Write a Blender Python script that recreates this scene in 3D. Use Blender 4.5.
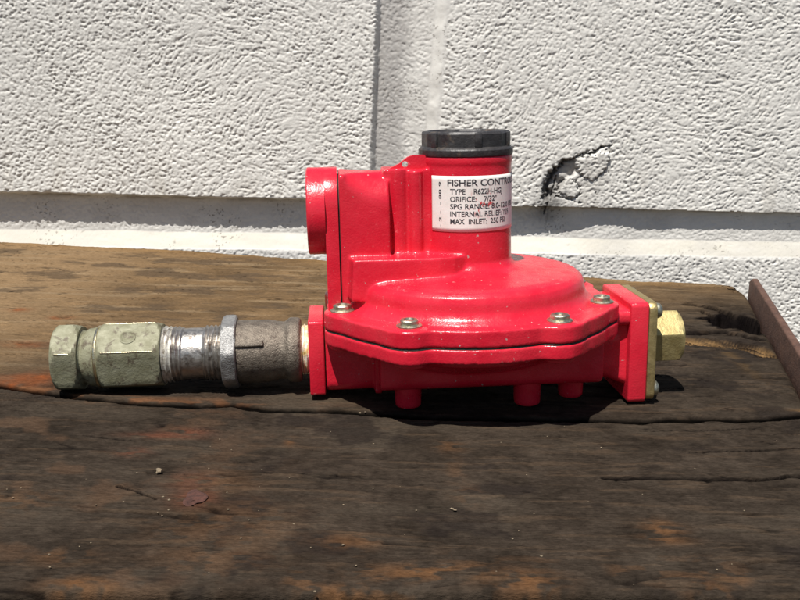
import bpy, bmesh, math, random
import numpy as np
from mathutils import Vector, Matrix

random.seed(7)
RNG = np.random.default_rng(11)
for o in list(bpy.data.objects):
    bpy.data.objects.remove(o, do_unlink=True)
scene = bpy.context.scene
COL = scene.collection
MM = 0.001
R = math.radians

# ------------------------------------------------------------------ camera
F_PX = 900.0                       # focal length for an 800 px wide picture
PITCH, ROLL = 12.5, 1.4
cam_rot = (Matrix.Rotation(R(90 - PITCH), 4, 'X') @ Matrix.Rotation(R(ROLL), 4, 'Z'))
AXIS_Z = 25.0                      # height of the pipe axis under the casing, mm
DIST = 459.0
_off = cam_rot @ Vector((68 / F_PX * DIST, -43.2 / F_PX * DIST, -DIST))
CAM = Vector((0, 0, AXIS_Z)) - _off
cd = bpy.data.cameras.new('camera')
cd.lens = 36 * F_PX / 800
cd.sensor_width = 36
cd.clip_start, cd.clip_end = 0.01, 100
co = bpy.data.objects.new('camera', cd)
co.matrix_world = Matrix.Translation(CAM * MM) @ cam_rot
COL.objects.link(co)
scene.camera = co

# ------------------------------------------------------------------ light
SUN = Vector((-0.20, -0.42, 1.0)).normalized()
el = math.asin(SUN.z)
az = math.atan2(SUN.x, SUN.y)
w = bpy.data.worlds.new('World')
scene.world = w
w.use_nodes = True
nt = w.node_tree
bg = nt.nodes['Background']
sky = nt.nodes.new('ShaderNodeTexSky')
sky.sky_type = 'NISHITA'
sky.sun_disc = False
sky.sun_elevation = el
sky.sun_rotation = az
nt.links.new(sky.outputs[0], bg.inputs[0])
bg.inputs[1].default_value = 0.055
sd = bpy.data.lights.new('sun', 'SUN')
sd.energy = 5.0
sd.angle = R(0.55)
sd.color = (1.0, 0.96, 0.90)
so = bpy.data.objects.new('sun', sd)
so.rotation_euler = SUN.to_track_quat('Z', 'Y').to_euler()
so.location = (-0.5, -1, 2)
COL.objects.link(so)
scene.view_settings.view_transform = 'Standard'
scene.view_settings.look = 'None'
scene.view_settings.gamma = 1
scene.view_settings.exposure = 0.40

# ------------------------------------------------------------------ helpers
def ray(px, py):
    return (cam_rot.to_3x3() @ Vector(((px - 400) / F_PX, -(py - 300) / F_PX, -1)))

def on_z(px, py, z=0.0):           # point of the photograph -> the level plane at height z (mm)
    d = ray(px, py)
    t = (z - CAM.z) / d.z
    return CAM + d * t

def on_y(px, py, y):               # -> the upright plane at depth y (mm)
    d = ray(px, py)
    t = (y - CAM.y) / d.y
    return CAM + d * t

def hashn(ix, iy, seed):
    h = (ix.astype(np.int64) * 374761393 + iy.astype(np.int64) * 668265263 + seed * 974634777) & 0x7fffffff
    h = ((h ^ (h >> 13)) * 1274126177) & 0x7fffffff
    h = h ^ (h >> 16)
    return (h & 0xffff) / 65535.0

def vnoise(x, y, seed=0):
    ix, iy = np.floor(x), np.floor(y)
    fx, fy = x - ix, y - iy
    fx = fx * fx * (3 - 2 * fx); fy = fy * fy * (3 - 2 * fy)
    a = hashn(ix, iy, seed); b = hashn(ix + 1, iy, seed)
    c = hashn(ix, iy + 1, seed); d = hashn(ix + 1, iy + 1, seed)
    return (a * (1 - fx) + b * fx) * (1 - fy) + (c * (1 - fx) + d * fx) * fy

def fbm(x, y, seed=0, octv=4, gain=0.5):
    s, a, t = 0, 1.0, 0
    for k in range(octv):
        s = s + a * vnoise(x * 2 ** k + 17.3 * k, y * 2 ** k + 9.1 * k, seed + k)
        t += a; a *= gain
    return s / t

def sstep(a, b, x):
    t = np.clip((x - a) / (b - a), 0, 1)
    return t * t * (3 - 2 * t)

def poly_dist(X, Y, pts):
    best = np.full(X.shape, 1e9)
    for (x0, y0), (x1, y1) in zip(pts[:-1], pts[1:]):
        dx, dy = x1 - x0, y1 - y0
        L = dx * dx + dy * dy + 1e-9
        t = np.clip(((X - x0) * dx + (Y - y0) * dy) / L, 0, 1)
        best = np.minimum(best, np.hypot(X - x0 - t * dx, Y - y0 - t * dy))
    return best

def link(name, me, mat=None, parent=None):
    ob = bpy.data.objects.new(name, me)
    COL.objects.link(ob)
    if mat and me is not None and not me.materials:
        me.materials.append(mat)
    if parent is not None:
        ob.parent = parent
    return ob

def finish(me, ang=35):
    me.polygons.foreach_set('use_smooth', [True] * len(me.polygons))
    if ang:
        me.set_sharp_from_angle(angle=R(ang))
    me.update()

def mesh_from(name, verts, faces, ang=35, mm=True):
    v = [(p[0] * MM, p[1] * MM, p[2] * MM) for p in verts] if mm else verts
    me = bpy.data.meshes.new(name)
    me.from_pydata(v, [], faces)
    bm = bmesh.new(); bm.from_mesh(me)
    bmesh.ops.recalc_face_normals(bm, faces=bm.faces)
    bm.to_mesh(me); bm.free()
    finish(me, ang)
    return me

def grid_mesh(name, P, cols=None, flip=False):
    """P: (nv, nu, 3) array in mm -> smooth grid mesh"""
    nv, nu, _ = P.shape
    idx = np.arange(nv * nu).reshape(nv, nu)
    q = np.stack([idx[:-1, :-1], idx[:-1, 1:], idx[1:, 1:], idx[1:, :-1]], -1).reshape(-1, 4)
    if flip:
        q = q[:, ::-1]
    return quads_mesh(name, P.reshape(-1, 3), q, None if cols is None else cols.reshape(-1, 3))

def quads_mesh(name, P, q, cols=None):
    me = bpy.data.meshes.new(name)
    me.vertices.add(len(P))
    me.vertices.foreach_set('co', (P * MM).astype(np.float32).ravel())
    me.loops.add(q.size)
    me.loops.foreach_set('vertex_index', q.astype(np.int32).ravel())
    me.polygons.add(len(q))
    me.polygons.foreach_set('loop_start', np.arange(0, q.size, 4, dtype=np.int32))
    me.polygons.foreach_set('use_smooth', np.ones(len(q), dtype=bool))
    me.update(calc_edges=True)
    if cols is not None:
        at = me.color_attributes.new('tint', 'FLOAT_COLOR', 'POINT')
        c = np.ones((len(P), 4), np.float32); c[:, :3] = np.clip(cols, 0, 1)
        at.data.foreach_set('color', c.ravel())
    return me

# --- primitive volumes: return (verts, faces), mm
def box(x0, x1, y0, y1, z0, z1):
    v = [(x, y, z) for x in (x0, x1) for y in (y0, y1) for z in (z0, z1)]
    f = [(0, 1, 3, 2), (4, 6, 7, 5), (0, 4, 5, 1), (2, 3, 7, 6), (0, 2, 6, 4), (1, 5, 7, 3)]
    return v, f

def lathe_z(prof, n=96, cx=0, cy=0):
    v, f = [], []
    for r, z in prof:
        for k in range(n):
            a = 2 * math.pi * k / n
            v.append((cx + r * math.cos(a), cy + r * math.sin(a), z))
    m = len(prof)
    for i in range(m - 1):
        for k in range(n):
            k2 = (k + 1) % n
            f.append((i * n + k, i * n + k2, (i + 1) * n + k2, (i + 1) * n + k))
    f.append(tuple(range(n))[::-1]); f.append(tuple((m - 1) * n + k for k in range(n)))
    return v, f

def surf_x(xs, rfun, n=96, yc=0, zc=0, caps=True):
    """surface round the x axis; rfun(theta, x, i) gives the radius; theta 0 = up"""
    v, f = [], []
    for i, x in enumerate(xs):
        for k in range(n):
            a = 2 * math.pi * k / n
            r = rfun(a, x, i)
            v.append((x, yc + r * math.sin(a), zc + r * math.cos(a)))
    m = len(xs)
    for i in range(m - 1):
        for k in range(n):
            k2 = (k + 1) % n
            f.append((i * n + k, i * n + k2, (i + 1) * n + k2, (i + 1) * n + k))
    if caps:
        f.append(tuple(range(n))[::-1]); f.append(tuple((m - 1) * n + k for k in range(n)))
    return v, f

def loft(secs):
    """closed volume through sections (lists of points, same count)"""
    n = len(secs[0]); v = [p for s in secs for p in s]; f = []
    for i in range(len(secs) - 1):
        for k in range(n):
            k2 = (k + 1) % n
            f.append((i * n + k, i * n + k2, (i + 1) * n + k2, (i + 1) * n + k))
    f.append(tuple(range(n))[::-1]); f.append(tuple((len(secs) - 1) * n + k for k in range(n)))
    return v, f

def join(*parts):
    V, Fc = [], []
    for v, f in parts:
        o = len(V); V += list(v); Fc += [tuple(i + o for i in q) for q in f]
    return V, Fc

def bevel_mesh(name, vf, width, seg=3, ang=35, angle_limit=30):
    v, f = vf
    me = bpy.data.meshes.new(name)
    me.from_pydata([(p[0] * MM, p[1] * MM, p[2] * MM) for p in v], [], f)
    bm = bmesh.new(); bm.from_mesh(me)
    bmesh.ops.recalc_face_normals(bm, faces=bm.faces)
    es = [e for e in bm.edges if len(e.link_faces) == 2 and e.calc_face_angle(0) > R(angle_limit)]
    bmesh.ops.bevel(bm, geom=es, offset=width * MM, segments=seg, profile=0.5, affect='EDGES', clamp_overlap=True)
    bm.to_mesh(me); bm.free()
    finish(me, ang)
    return me

def cast(name, vf, mat, parent, voxel=0.7, smooth=6):
    """one casting: overlapping volumes fused and softened"""
    v, f = vf
    me = bpy.data.meshes.new(name)
    me.from_pydata([(p[0] * MM, p[1] * MM, p[2] * MM) for p in v], [], f)
    me.update()
    ob = link(name, me, mat, parent)
    m = ob.modifiers.new('fuse', 'REMESH'); m.mode = 'VOXEL'; m.voxel_size = voxel * MM; m.use_smooth_shade = True
    s = ob.modifiers.new('soften', 'SMOOTH'); s.factor = 0.5; s.iterations = smooth
    return ob

# ------------------------------------------------------------------ materials
class NT:
    def __init__(self, name):
        self.m = bpy.data.materials.new(name); self.m.use_nodes = True
        self.t = self.m.node_tree; self.p = self.t.nodes['Principled BSDF']
        self.tc = self.t.nodes.new('ShaderNodeTexCoord')
    def n(self, kind, **kw):
        x = self.t.nodes.new(kind)
        for k, v in kw.items():
            setattr(x, k, v)
        return x
    def l(self, a, b): self.t.links.new(a, b)
    def noise(self, scale, detail=4, rough=0.5, stretch=None, dist=0):
        n = self.n('ShaderNodeTexNoise'); n.inputs['Scale'].default_value = scale
        n.inputs['Detail'].default_value = detail; n.inputs['Roughness'].default_value = rough
        n.inputs['Distortion'].default_value = dist
        if stretch:
            mp = self.n('ShaderNodeMapping'); mp.inputs['Scale'].default_value = stretch
            self.l(self.tc.outputs['Object'], mp.inputs[0]); self.l(mp.outputs[0], n.inputs['Vector'])
        else:
            self.l(self.tc.outputs['Object'], n.inputs['Vector'])
        return n.outputs['Fac']
    def ramp(self, fac, a, b, ca=(0, 0, 0, 1), cb=(1, 1, 1, 1)):
        r = self.n('ShaderNodeValToRGB'); e = r.color_ramp.elements
        e[0].position, e[1].position = a, b; e[0].color, e[1].color = ca, cb
        self.l(fac, r.inputs[0]); return r.outputs[0]
    def mix(self, fac, a, b, blend='MIX'):
        x = self.n('ShaderNodeMix', data_type='RGBA', blend_type=blend)
        for s, val in ((x.inputs[0], fac), (x.inputs[6], a), (x.inputs[7], b)):
            if isinstance(val, (int, float)): s.default_value = val
            elif isinstance(val, tuple): s.default_value = val if len(val) == 4 else (*val, 1)
            else: self.l(val, s)
        return x.outputs[2]
    def bump(self, h, strength, dist, prev=None):
        b = self.n('ShaderNodeBump'); b.inputs['Strength'].default_value = strength; b.inputs['Distance'].default_value = dist
        self.l(h, b.inputs['Height'])
        if prev is not None: self.l(prev, b.inputs['Normal'])
        self.l(b.outputs[0], self.p.inputs['Normal']); return b.outputs[0]
    def set(self, **kw):
        for k, v in kw.items():
            s = self.p.inputs[k.replace('_', ' ')]
            if isinstance(v, (int, float)): s.default_value = v
            elif isinstance(v, tuple): s.default_value = v if len(v) == 4 else (*v, 1)
            else: self.l(v, s)
        return self.m

def red_paint():
    t = NT('red enamel')
    base = t.mix(t.ramp(t.noise(60, 3), .35, .7), (.56, .010, .028), (.65, .020, .042))
    scuff = t.ramp(t.noise(330, 5, .7), .62, .70)
    patch = t.ramp(t.noise(45, 2), .55, .68)
    sc = t.mix(1.0, scuff, patch, 'MULTIPLY')
    c = t.mix(sc, base, (.80, .20, .22))
    nick = t.ramp(t.noise(420, 3, .6), .70, .72)
    c = t.mix(nick, c, (.42, .30, .28))
    dirt = t.ramp(t.noise(90, 6, .7), .60, .78)
    c = t.mix(t.mix(1.0, dirt, (.22, .22, .22), 'MULTIPLY'), c, (.20, .02, .02))
    fade = t.ramp(t.noise(28, 4, .6), .48, .72, (0, 0, 0, 1), (.35, .35, .35, 1))
    c = t.mix(fade, c, (.68, .045, .060))
    dust = t.ramp(t.noise(700, 4, .75), .55, .75, (0, 0, 0, 1), (.13, .13, .13, 1))
    c = t.mix(dust, c, (.62, .16, .15))
    rough = t.ramp(t.noise(130, 5, .65), .3, .75, (.15, .15, .15, 1), (.42, .42, .42, 1))
    n1 = t.bump(t.noise(200, 3, .55), .10, .0012)
    t.bump(t.noise(1100, 3), .25, .0004, n1)
    return t.set(Base_Color=c, Roughness=rough, Specular_IOR_Level=.5)

def metal(name, c1, c2, scale=150, rough=(.3, .55), met=1.0, bump=.25, dirt=None, dirt_at=(.55, .7), dirt_met=None):
    t = NT(name)
    c = t.mix(t.ramp(t.noise(scale, 5, .6), .35, .68), c1, c2)
    ms = met
    if dirt:
        d = t.ramp(t.noise(scale * .8, 6, .68, None, .6), *dirt_at)
        c = t.mix(d, c, dirt)
        if dirt_met is not None:
            ms = t.mix(d, (met,) * 3, (dirt_met,) * 3)
    r = t.ramp(t.noise(scale * 1.7, 4, .6), .3, .7, (rough[0],) * 3 + (1,), (rough[1],) * 3 + (1,))
    t.bump(t.noise(scale * 4, 4, .6), bump, .0008)
    return t.set(Base_Color=c, Roughness=r, Metallic=ms)

def tinted(name, rough=.8, fine=1800, stretch=None, bump=.3, amount=.35, spec=.3):
    t = NT(name)
    a = t.n('ShaderNodeAttribute', attribute_name='tint')
    g = t.ramp(t.noise(fine, 6, .72, stretch), .25, .75, (1 - amount,) * 3 + (1,), (1 + amount * .6,) * 3 + (1,))
    c = t.mix(1.0, a.outputs['Color'], g, 'MULTIPLY')
    t.bump(t.noise(fine, 4, .65, stretch), bump, .0006)
    return t.set(Base_Color=c, Roughness=rough, Specular_IOR_Level=spec)

def plain(name, col, rough=.6, scale=300, var=.25, met=0.0, bump=.15):
    t = NT(name)
    lo = tuple(x * (1 - var) for x in col); hi = tuple(min(1, x * (1 + var)) for x in col)
    c = t.mix(t.ramp(t.noise(scale, 4, .6), .3, .7), lo, hi)
    t.bump(t.noise(scale * 2, 3), bump, .0005)
    return t.set(Base_Color=c, Roughness=rough, Metallic=met)

M = dict(
    red=red_paint(),
    gasket=plain('dark gasket', (.03, .025, .02), .8),
    cap=metal('black plastic', (.022, .020, .021), (.05, .046, .045), 160, (.32, .6), 0, .35, (.11, .085, .065), (.58, .72)),
    zinc=metal('zinc screw', (.42, .40, .30), (.58, .56, .44), 400, (.35, .55), 1, .2, (.30, .24, .12), (.58, .7)),
    chromate=metal('yellow chromate plate', (.46, .35, .15), (.56, .44, .21), 260, (.38, .55), .85, .25, (.30, .22, .11), (.58, .75)),
    brass=metal('dull yellow brass', (.46, .36, .15), (.55, .45, .21), 180, (.40, .58), .6, .25, (.30, .22, .10), (.54, .72)),
    verdigris=metal('tarnished brass', (.175, .168, .10), (.265, .26, .175), 190, (.5, .7), .15, .35, (.10, .08, .05), (.53, .63), .1),
    bare_brass=metal('worn bright brass', (.66, .55, .33), (.80, .72, .52), 300, (.25, .4), 1, .2),
    steel=metal('bright steel', (.36, .34, .31), (.52, .49, .45), 260, (.30, .48), .9, .25, (.13, .10, .08), (.50, .66)),
    galv=metal('grey zinc ring', (.26, .255, .245), (.40, .395, .38), 350, (.38, .6), .75, .6, (.16, .15, .14), (.55, .7)),
    iron=metal('dark cast iron', (.14, .115, .09), (.22, .185, .145), 300, (.38, .6), .55, .7, (.07, .05, .04), (.55, .7)),
    rust=metal('rusty flat iron', (.085, .040, .026), (.13, .066, .044), 160, (.6, .85), .15, .6, (.045, .022, .016), (.5, .72)),
    tape=metal('thread tape', (.80, .78, .70), (.62, .46, .16), 260, (.3, .5), .15, .5, (.10, .07, .04), (.60, .68)),
    wipe=metal('thread sealant', (.72, .71, .66), (.50, .46, .38), 350, (.25, .45), .6, .5, (.16, .12, .08), (.54, .66)),
    ink=plain('black print', (.03, .03, .03), .6),
    stucco=tinted('painted stucco', .9, 1500, None, .35, .10, .08),
    wood=tinted('weathered timber', .8, 1000, (.40, 1, 1), 1.0, .5, .02),
    stone=plain('pale grit', (.20, .155, .10), .85, 900, .6),
    flake=plain('rust flake', (.062, .024, .016), .95, 420, .5, 0, .8),
    dirt=plain('bare soil', (.10, .08, .06), .95, 60, .4, 0, .6),
)

# ------------------------------------------------------------------ ground
gz = -112.0
gv = [(-900, -250, gz), (900, -250, gz), (900, 480, gz), (-900, 480, gz)]
g = link('ground', mesh_from('ground', gv, [(0, 1, 2, 3)]), M['dirt'])
g['kind'] = 'structure'

# ------------------------------------------------------------------ stucco wall
WY = 430.0                          # front face of the blocks
def build_wall():
    root = bpy.data.objects.new('stucco_wall', None); COL.objects.link(root)
    root.location = (0, WY * MM, gz * MM)
    root['label'] = 'white painted rough stucco block wall behind the timber, with a chipped crack'
    root['category'] = 'wall'
    st = 0.75
    xs = np.arange(-480, 410, st); zs = np.arange(gz + 2, 278, st)
    X, Z = np.meshgrid(xs, zs)
    nz, nx = X.shape
    # trowel strokes: noise smeared along a swirling field
    ang = .16 + (fbm(X / 110, Z / 80, 3, 3) - .5) * 3.0 + (fbm(X / 40, Z / 34, 5, 2) - .5) * 1.0 + (fbm(X / 11, Z / 9, 7, 2) - .5) * 2.0
    ang = ang + sstep(20, 60, X) * (.35 * sstep(60, 200, Z) - .05)
    base = RNG.standard_normal((nz, nx))
    def blur(a, n):
        for _ in range(n):
            a = (a + np.roll(a, 1, 0) + np.roll(a, -1, 0) + np.roll(a, 1, 1) + np.roll(a, -1, 1)) / 5
        return a
    base = blur(base, 1); base /= base.std()
    ii, jj = np.meshgrid(np.arange(nz, dtype=float), np.arange(nx, dtype=float), indexing='ij')
    acc = base.copy(); wsum = 1.0
    strokelen = 9
    for s in (1, -1):
        pi_, pj = ii.copy(), jj.copy()
        for k in range(1, strokelen):
            i0 = np.clip(np.rint(pi_).astype(int), 0, nz - 1); j0 = np.clip(np.rint(pj).astype(int), 0, nx - 1)
            a = ang[i0, j0]
            pi_ = pi_ + s * np.sin(a); pj = pj + s * np.cos(a)
            i0 = np.clip(np.rint(pi_).astype(int), 0, nz - 1); j0 = np.clip(np.rint(pj).astype(int), 0, nx - 1)
            acc = acc + base[i0, j0] * (1 - k / (strokelen + 1)); 
    acc /= acc.std()
    blob = blur(RNG.standard_normal((nz, nx)), 2); blob /= blob.std()
    fine = blur(RNG.standard_normal((nz, nx)), 1); fine /= fine.std()
    mixm = sstep(.38, .62, fbm(X / 90, Z / 80, 21, 3)) * sstep(-420, -250, X)
    tex = acc * (.18 + .42 * mixm) + blob * (.92 - .2 * mixm)
    tex /= tex.std()
    groove = np.clip(-tex - .15, 0, 1.8)             # gouged strokes
    ridge = np.clip(tex, -.15, 1.6) 
    ridge = np.where(ridge > .5, .5 + (ridge - .5) * .45, ridge)
    amp = .38 + .85 * fbm(X / 45, Z / 38, 27, 4)
    relief = (.33 * ridge - .50 * groove) * amp + .05 * fine
    relief = relief + 1.8 * (fbm(X / 120, Z / 90, 31, 2) - .5)
    # block outlines, from the joints seen in the photograph
    def lin(p, q, along):
        a, b = on_y(*p, WY), on_y(*q, WY)
        if along == 'z':
            return a.x + (Z - a.z) * (b.x - a.x) / (b.z - a.z)
        return a.z + (X - a.x) * (b.z - a.z) / (b.x - a.x)
    wob = (fbm(X / 14, Z / 14, 41, 3) - .5)
    xL = lin((381, 0), (375, 160), 'z') + 1.3 * wob
    xR = lin((447, 0), (436, 130), 'z') + 2.5 * wob
    zT = lin((0, 194), (800, 213), 'x') + 2.6 * wob
    zB = lin((0, 231), (800, 243), 'x') + 1.5 * (fbm(X / 30, Z * 0 + 3, 44, 2) - .5)
    gh = 13.0 - 5.0 * sstep(40, 300, X) - 3 * np.exp(-(((X - 165) / 30) ** 2))
    gt = (X - xL) / (xR - xL)
    gvp = 8.5 + .5 * sstep(0, .3, gt) - 1.5 * sstep(.4, .8, gt)
    gvp = gvp * (1 - sstep(.84, 1.02, gt))
    isup = (Z > zT)
    # depth of the joint floor
    dj = np.where(Z > zT + 30, gvp, np.where(Z > zT, gvp + (gh - gvp) * (1 - sstep(0, 30, Z - zT)) * (gt < .84), gh))
    ledge = 15.0
    dj = np.where(Z < zB, gh * (1 - np.clip((zB - Z) / ledge, 0, 1)), dj)
    sl = np.minimum(sstep(-1, 5.5, xL - X), sstep(0, 2.6, Z - zT))      # 1 on the left block
    sr = np.minimum(sstep(-1, 4.0, X - xR), sstep(0, 2.6, Z - zT))
    blockm = np.clip(np.maximum(sl, sr), 0, 1)
    lower = (Z < zB - ledge)
    depth = np.where(lower, 0, dj * (1 - blockm))
    # finer texture in the joints, smooth ledges
    tj = np.where(lower | (blockm > .5), 1.0, .55)
    tj = tj * np.where((Z < zB + 1) & (Z > zB - ledge - 1), .42, 1)
    tj = np.where((gt > .82) & (gt < 1.06) & isup, tj * .25, tj)
    # the chipped crack
    def P2(l): return [(on_y(a, b, WY).x, on_y(a, b, WY).z) for a, b in l]
    ck = P2([(545, 197), (547, 183), (552, 174), (558, 167), (566, 161), (577, 157), (590, 153), (602, 148), (609, 146)])
    ck2 = P2([(560, 170), (564, 165), (571, 162)])
    ck3 = P2([(556, 193), (566, 196), (577, 200), (580, 190)])
    ck4 = P2([(609, 147), (611, 153), (606, 162)])
    ck5 = P2([(579, 186), (588, 190), (600, 197)])
    jx = (fbm(X / 4, Z / 4, 51, 4, .8) - .5); jz = (fbm(X / 4, Z / 4, 57, 4, .8) - .5)
    Xj, Zj = X + 8 * jx, Z + 8 * jz
    def inpoly(pts):
        ins = np.zeros(X.shape, bool)
        for (x0, z0), (x1, z1) in zip(pts, pts[1:] + pts[:1]):
            cond = ((z0 > Zj) != (z1 > Zj)) & (Xj < (x1 - x0) * (Zj - z0) / (z1 - z0 + 1e-9) + x0)
            ins ^= cond
        return ins
    raw = P2([(547, 196), (548, 184), (553, 172), (562, 163), (576, 158), (578, 172), (566, 179), (559, 190), (552, 197)])
    chip1 = P2([(557, 191), (561, 182), (570, 178), (578, 184), (580, 196), (571, 199)])
    chip2 = P2([(578, 159), (600, 152), (611, 156), (605, 171), (592, 181), (578, 173)])
    hole = inpoly(raw).astype(float)
    hole = (hole + np.roll(hole, 1, 0) + np.roll(hole, 1, 1) + np.roll(hole, -1, 1) + np.roll(hole, -1, 0)) / 5
    d1 = poly_dist(Xj, Zj, ck)
    wl = 1.2 + 3.4 * sstep(ck[5][0], ck[1][0], X)
    cr = 1 - sstep(.35 * wl, wl, d1)
    cr = cr * (.35 + .65 * sstep(.3, .5, fbm(X / 6, Z / 6, 58, 3) + .12))
    for c_, wd in ((chip1 + chip1[:1], 1.3), (chip2 + chip2[:1], .9), (ck4, 1.4), (ck5, 1.0)):
        cr = np.maximum(cr, .5 * (1 - sstep(.2 * wd, wd, poly_dist(Xj, Zj, c_))) * sstep(.36, .5, fbm(X / 7, Z / 7, 59, 2)))
    for a_, b_, wd in (((546, 199), (552, 172), 1.0), ((551, 200), (557, 176), .8), ((541, 196), (549, 186), .7), ((575, 158), (613, 145), .7), ((560, 164), (590, 150), .6), ((556, 196), (582, 203), .9), ((548, 200), (546, 215), .8)):
        cr = np.maximum(cr, .8 * (1 - sstep(.2 * wd, wd * 1.2, poly_dist(X + 3 * jx, Z + 3 * jz, P2([a_, b_])))) * sstep(.35, .5, fbm(X / 5, Z / 5, 56, 2)))
    chip = inpoly(chip1) * 1.3 + inpoly(chip2) * (1.2 + .06 * (Z - chip2[4][1]))
    depth = depth + 6.0 * hole * (.5 + fbm(X / 8, Z / 6, 54, 3)) + 5.0 * cr
    depth = depth - np.where(hole > .5, 0, chip)
    tj = tj * (1 - .7 * hole)
    y = WY + depth - relief * tj * 1.0
    # colour: white paint, grime in the pits and along the chipped place
    v = .66 + .09 * (fbm(X / 60, Z / 60, 61, 4) - .5)
    v = v - .05 * sstep(-150, -420, X) 
    c = np.stack([v, v * .978, v * .918], -1)
    def tint(mask, col):
        nonlocal c
        c = c * (1 - mask[..., None]) + np.array(col) * mask[..., None]
    lm_ = sstep(0, 2, zB - Z + 1) * sstep(0, 2, Z - (zB - ledge))
    tint(lm_ * (.35 + .4 * fbm(X / 25, Z / 5, 63, 4)), (.46, .43, .35))
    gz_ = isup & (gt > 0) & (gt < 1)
    tint(np.where(gz_, .75 * (1 - sstep(.30, .60, gt + .25 * (fbm(X / 10, Z / 12, 64, 3) - .5))), 0), (.36, .345, .33))  # grey on the upright joint's left half stands in for its floor's shading
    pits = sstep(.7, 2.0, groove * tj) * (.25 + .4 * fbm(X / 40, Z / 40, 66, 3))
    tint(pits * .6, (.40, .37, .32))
    jointm = (blockm < .4) & ~lower
    tint(np.where(jointm, .30 * sstep(.35, .7, fbm(X / 22, Z / 12, 71, 4)), 0), (.45, .43, .40))
    fl = sstep(.80, .86, vnoise(X / 1.6, Z / 1.3, 81)) * sstep(.5, .7, fbm(X / 30, Z / 30, 83, 2)) * np.where(jointm, 1, .45)
    tint(fl * .7, (.14, .12, .10))
    st_ = sstep(.52, .72, fbm(X / 16, Z / 60, 87, 4)) * sstep(70, 0, Z - zT) * isup
    tint(st_ * .22, (.38, .34, .27))
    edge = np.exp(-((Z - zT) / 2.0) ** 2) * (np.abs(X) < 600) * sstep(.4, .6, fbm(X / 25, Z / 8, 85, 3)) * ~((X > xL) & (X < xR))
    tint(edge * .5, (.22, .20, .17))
    tint(np.clip(hole * (.5 + .5 * fbm(X / 4, Z / 4, 91, 3)), 0, 1), (.24, .23, .22))
    tint(np.clip(cr * .9, 0, 1), (.05, .045, .042))
    s0 = on_y(549, 205, WY)
    smear = np.exp(-(((X - s0.x) / 13) ** 2 + ((Z - s0.z) / 17) ** 2)) * (.2 + 1.1 * fbm(X / 3.5, Z / 7, 93, 4))
    tint(np.clip(smear * 1.1, 0, .9), (.09, .085, .08))
    s1 = on_y(575, 175, WY)
    tint(np.clip(np.exp(-(((X - s1.x) / 26) ** 2 + ((Z - s1.z) / 18) ** 2)) * .55 * fbm(X / 4, Z / 4, 95, 3), 0, 1), (.30, .28, .25))
    P = np.stack([X, y, Z], -1) - np.array([0, WY, gz])
    # cut the sheet into the blocks and the joint between them
    cellZ = Z[:-1, :-1]; cx = X[:-1, :-1]
    up = (cellZ > zT[:-1, :-1])
    reg = np.full(up.shape, 3)
    reg[up & (cx < xL[:-1, :-1])] = 0
    reg[up & (cx > xR[:-1, :-1] - 4)] = 1
    reg[cellZ < (zB - ledge)[:-1, :-1]] = 2
    idx = np.arange(nz * nx).reshape(nz, nx)
    q = np.stack([idx[:-1, :-1], idx[:-1, 1:], idx[1:, 1:], idx[1:, :-1]], -1)
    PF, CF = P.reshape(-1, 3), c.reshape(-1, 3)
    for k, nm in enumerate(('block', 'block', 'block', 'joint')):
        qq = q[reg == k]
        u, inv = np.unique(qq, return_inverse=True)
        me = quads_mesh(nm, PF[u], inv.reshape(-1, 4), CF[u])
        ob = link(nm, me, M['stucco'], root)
        if k == 1: ob['label'] = 'right stucco block with a dark chipped crack'
    # solid core behind the skin
    me = mesh_from('core', *box(-500, 440, 22, 120, 0, 400))
    link('core', me, M['stucco'], root)
    at = me.color_attributes.new('tint', 'FLOAT_COLOR', 'POINT')
    for d in at.data: d.color = (.6, .6, .57, 1)
build_wall()

# ------------------------------------------------------------------ timber bench
BENCH = bpy.data.objects.new('timber_bench', None); COL.objects.link(BENCH)
BENCH.location = (0, 150 * MM, gz * MM)
BENCH['label'] = 'dark weathered wooden timber slab with split grain under the red regulator'
BENCH['category'] = 'bench'

def curve_xy(pts):
    w = [on_z(a, b) for a, b in pts]
    return np.array([p.x for p in w]), np.array([p.y for p in w])
back_x, back_y = curve_xy([(-60, 239), (0, 241), (87, 246), (200, 251), (322, 259), (420, 265), (520, 271), (584, 275.6), (624, 279), (690, 281.5), (725, 284.5), (738, 288), (745, 293.5)])
seam_x, seam_y = curve_xy([(-80, 378), (0, 386), (75, 399), (105, 402), (150, 405.5), (200, 407), (232, 404.5), (267, 409.5), (340, 411), (395, 416), (432, 419), (470, 419), (540, 420), (600, 420), (640, 421), (668, 419), (690, 420), (706, 418), (735, 420), (770, 419), (800, 416), (860, 414)])
front_x, front_y = curve_xy([(-80, 588), (0, 588), (200, 588), (400, 590), (600, 592), (800, 595), (900, 596)])
eA, eB = on_z(747, 295), on_z(797.5, 388)
def end_x(Y): return eA.x + (Y - eA.y) * (eB.x - eA.x) / (eB.y - eA.y)
X_LEFT = -470.0

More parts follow.
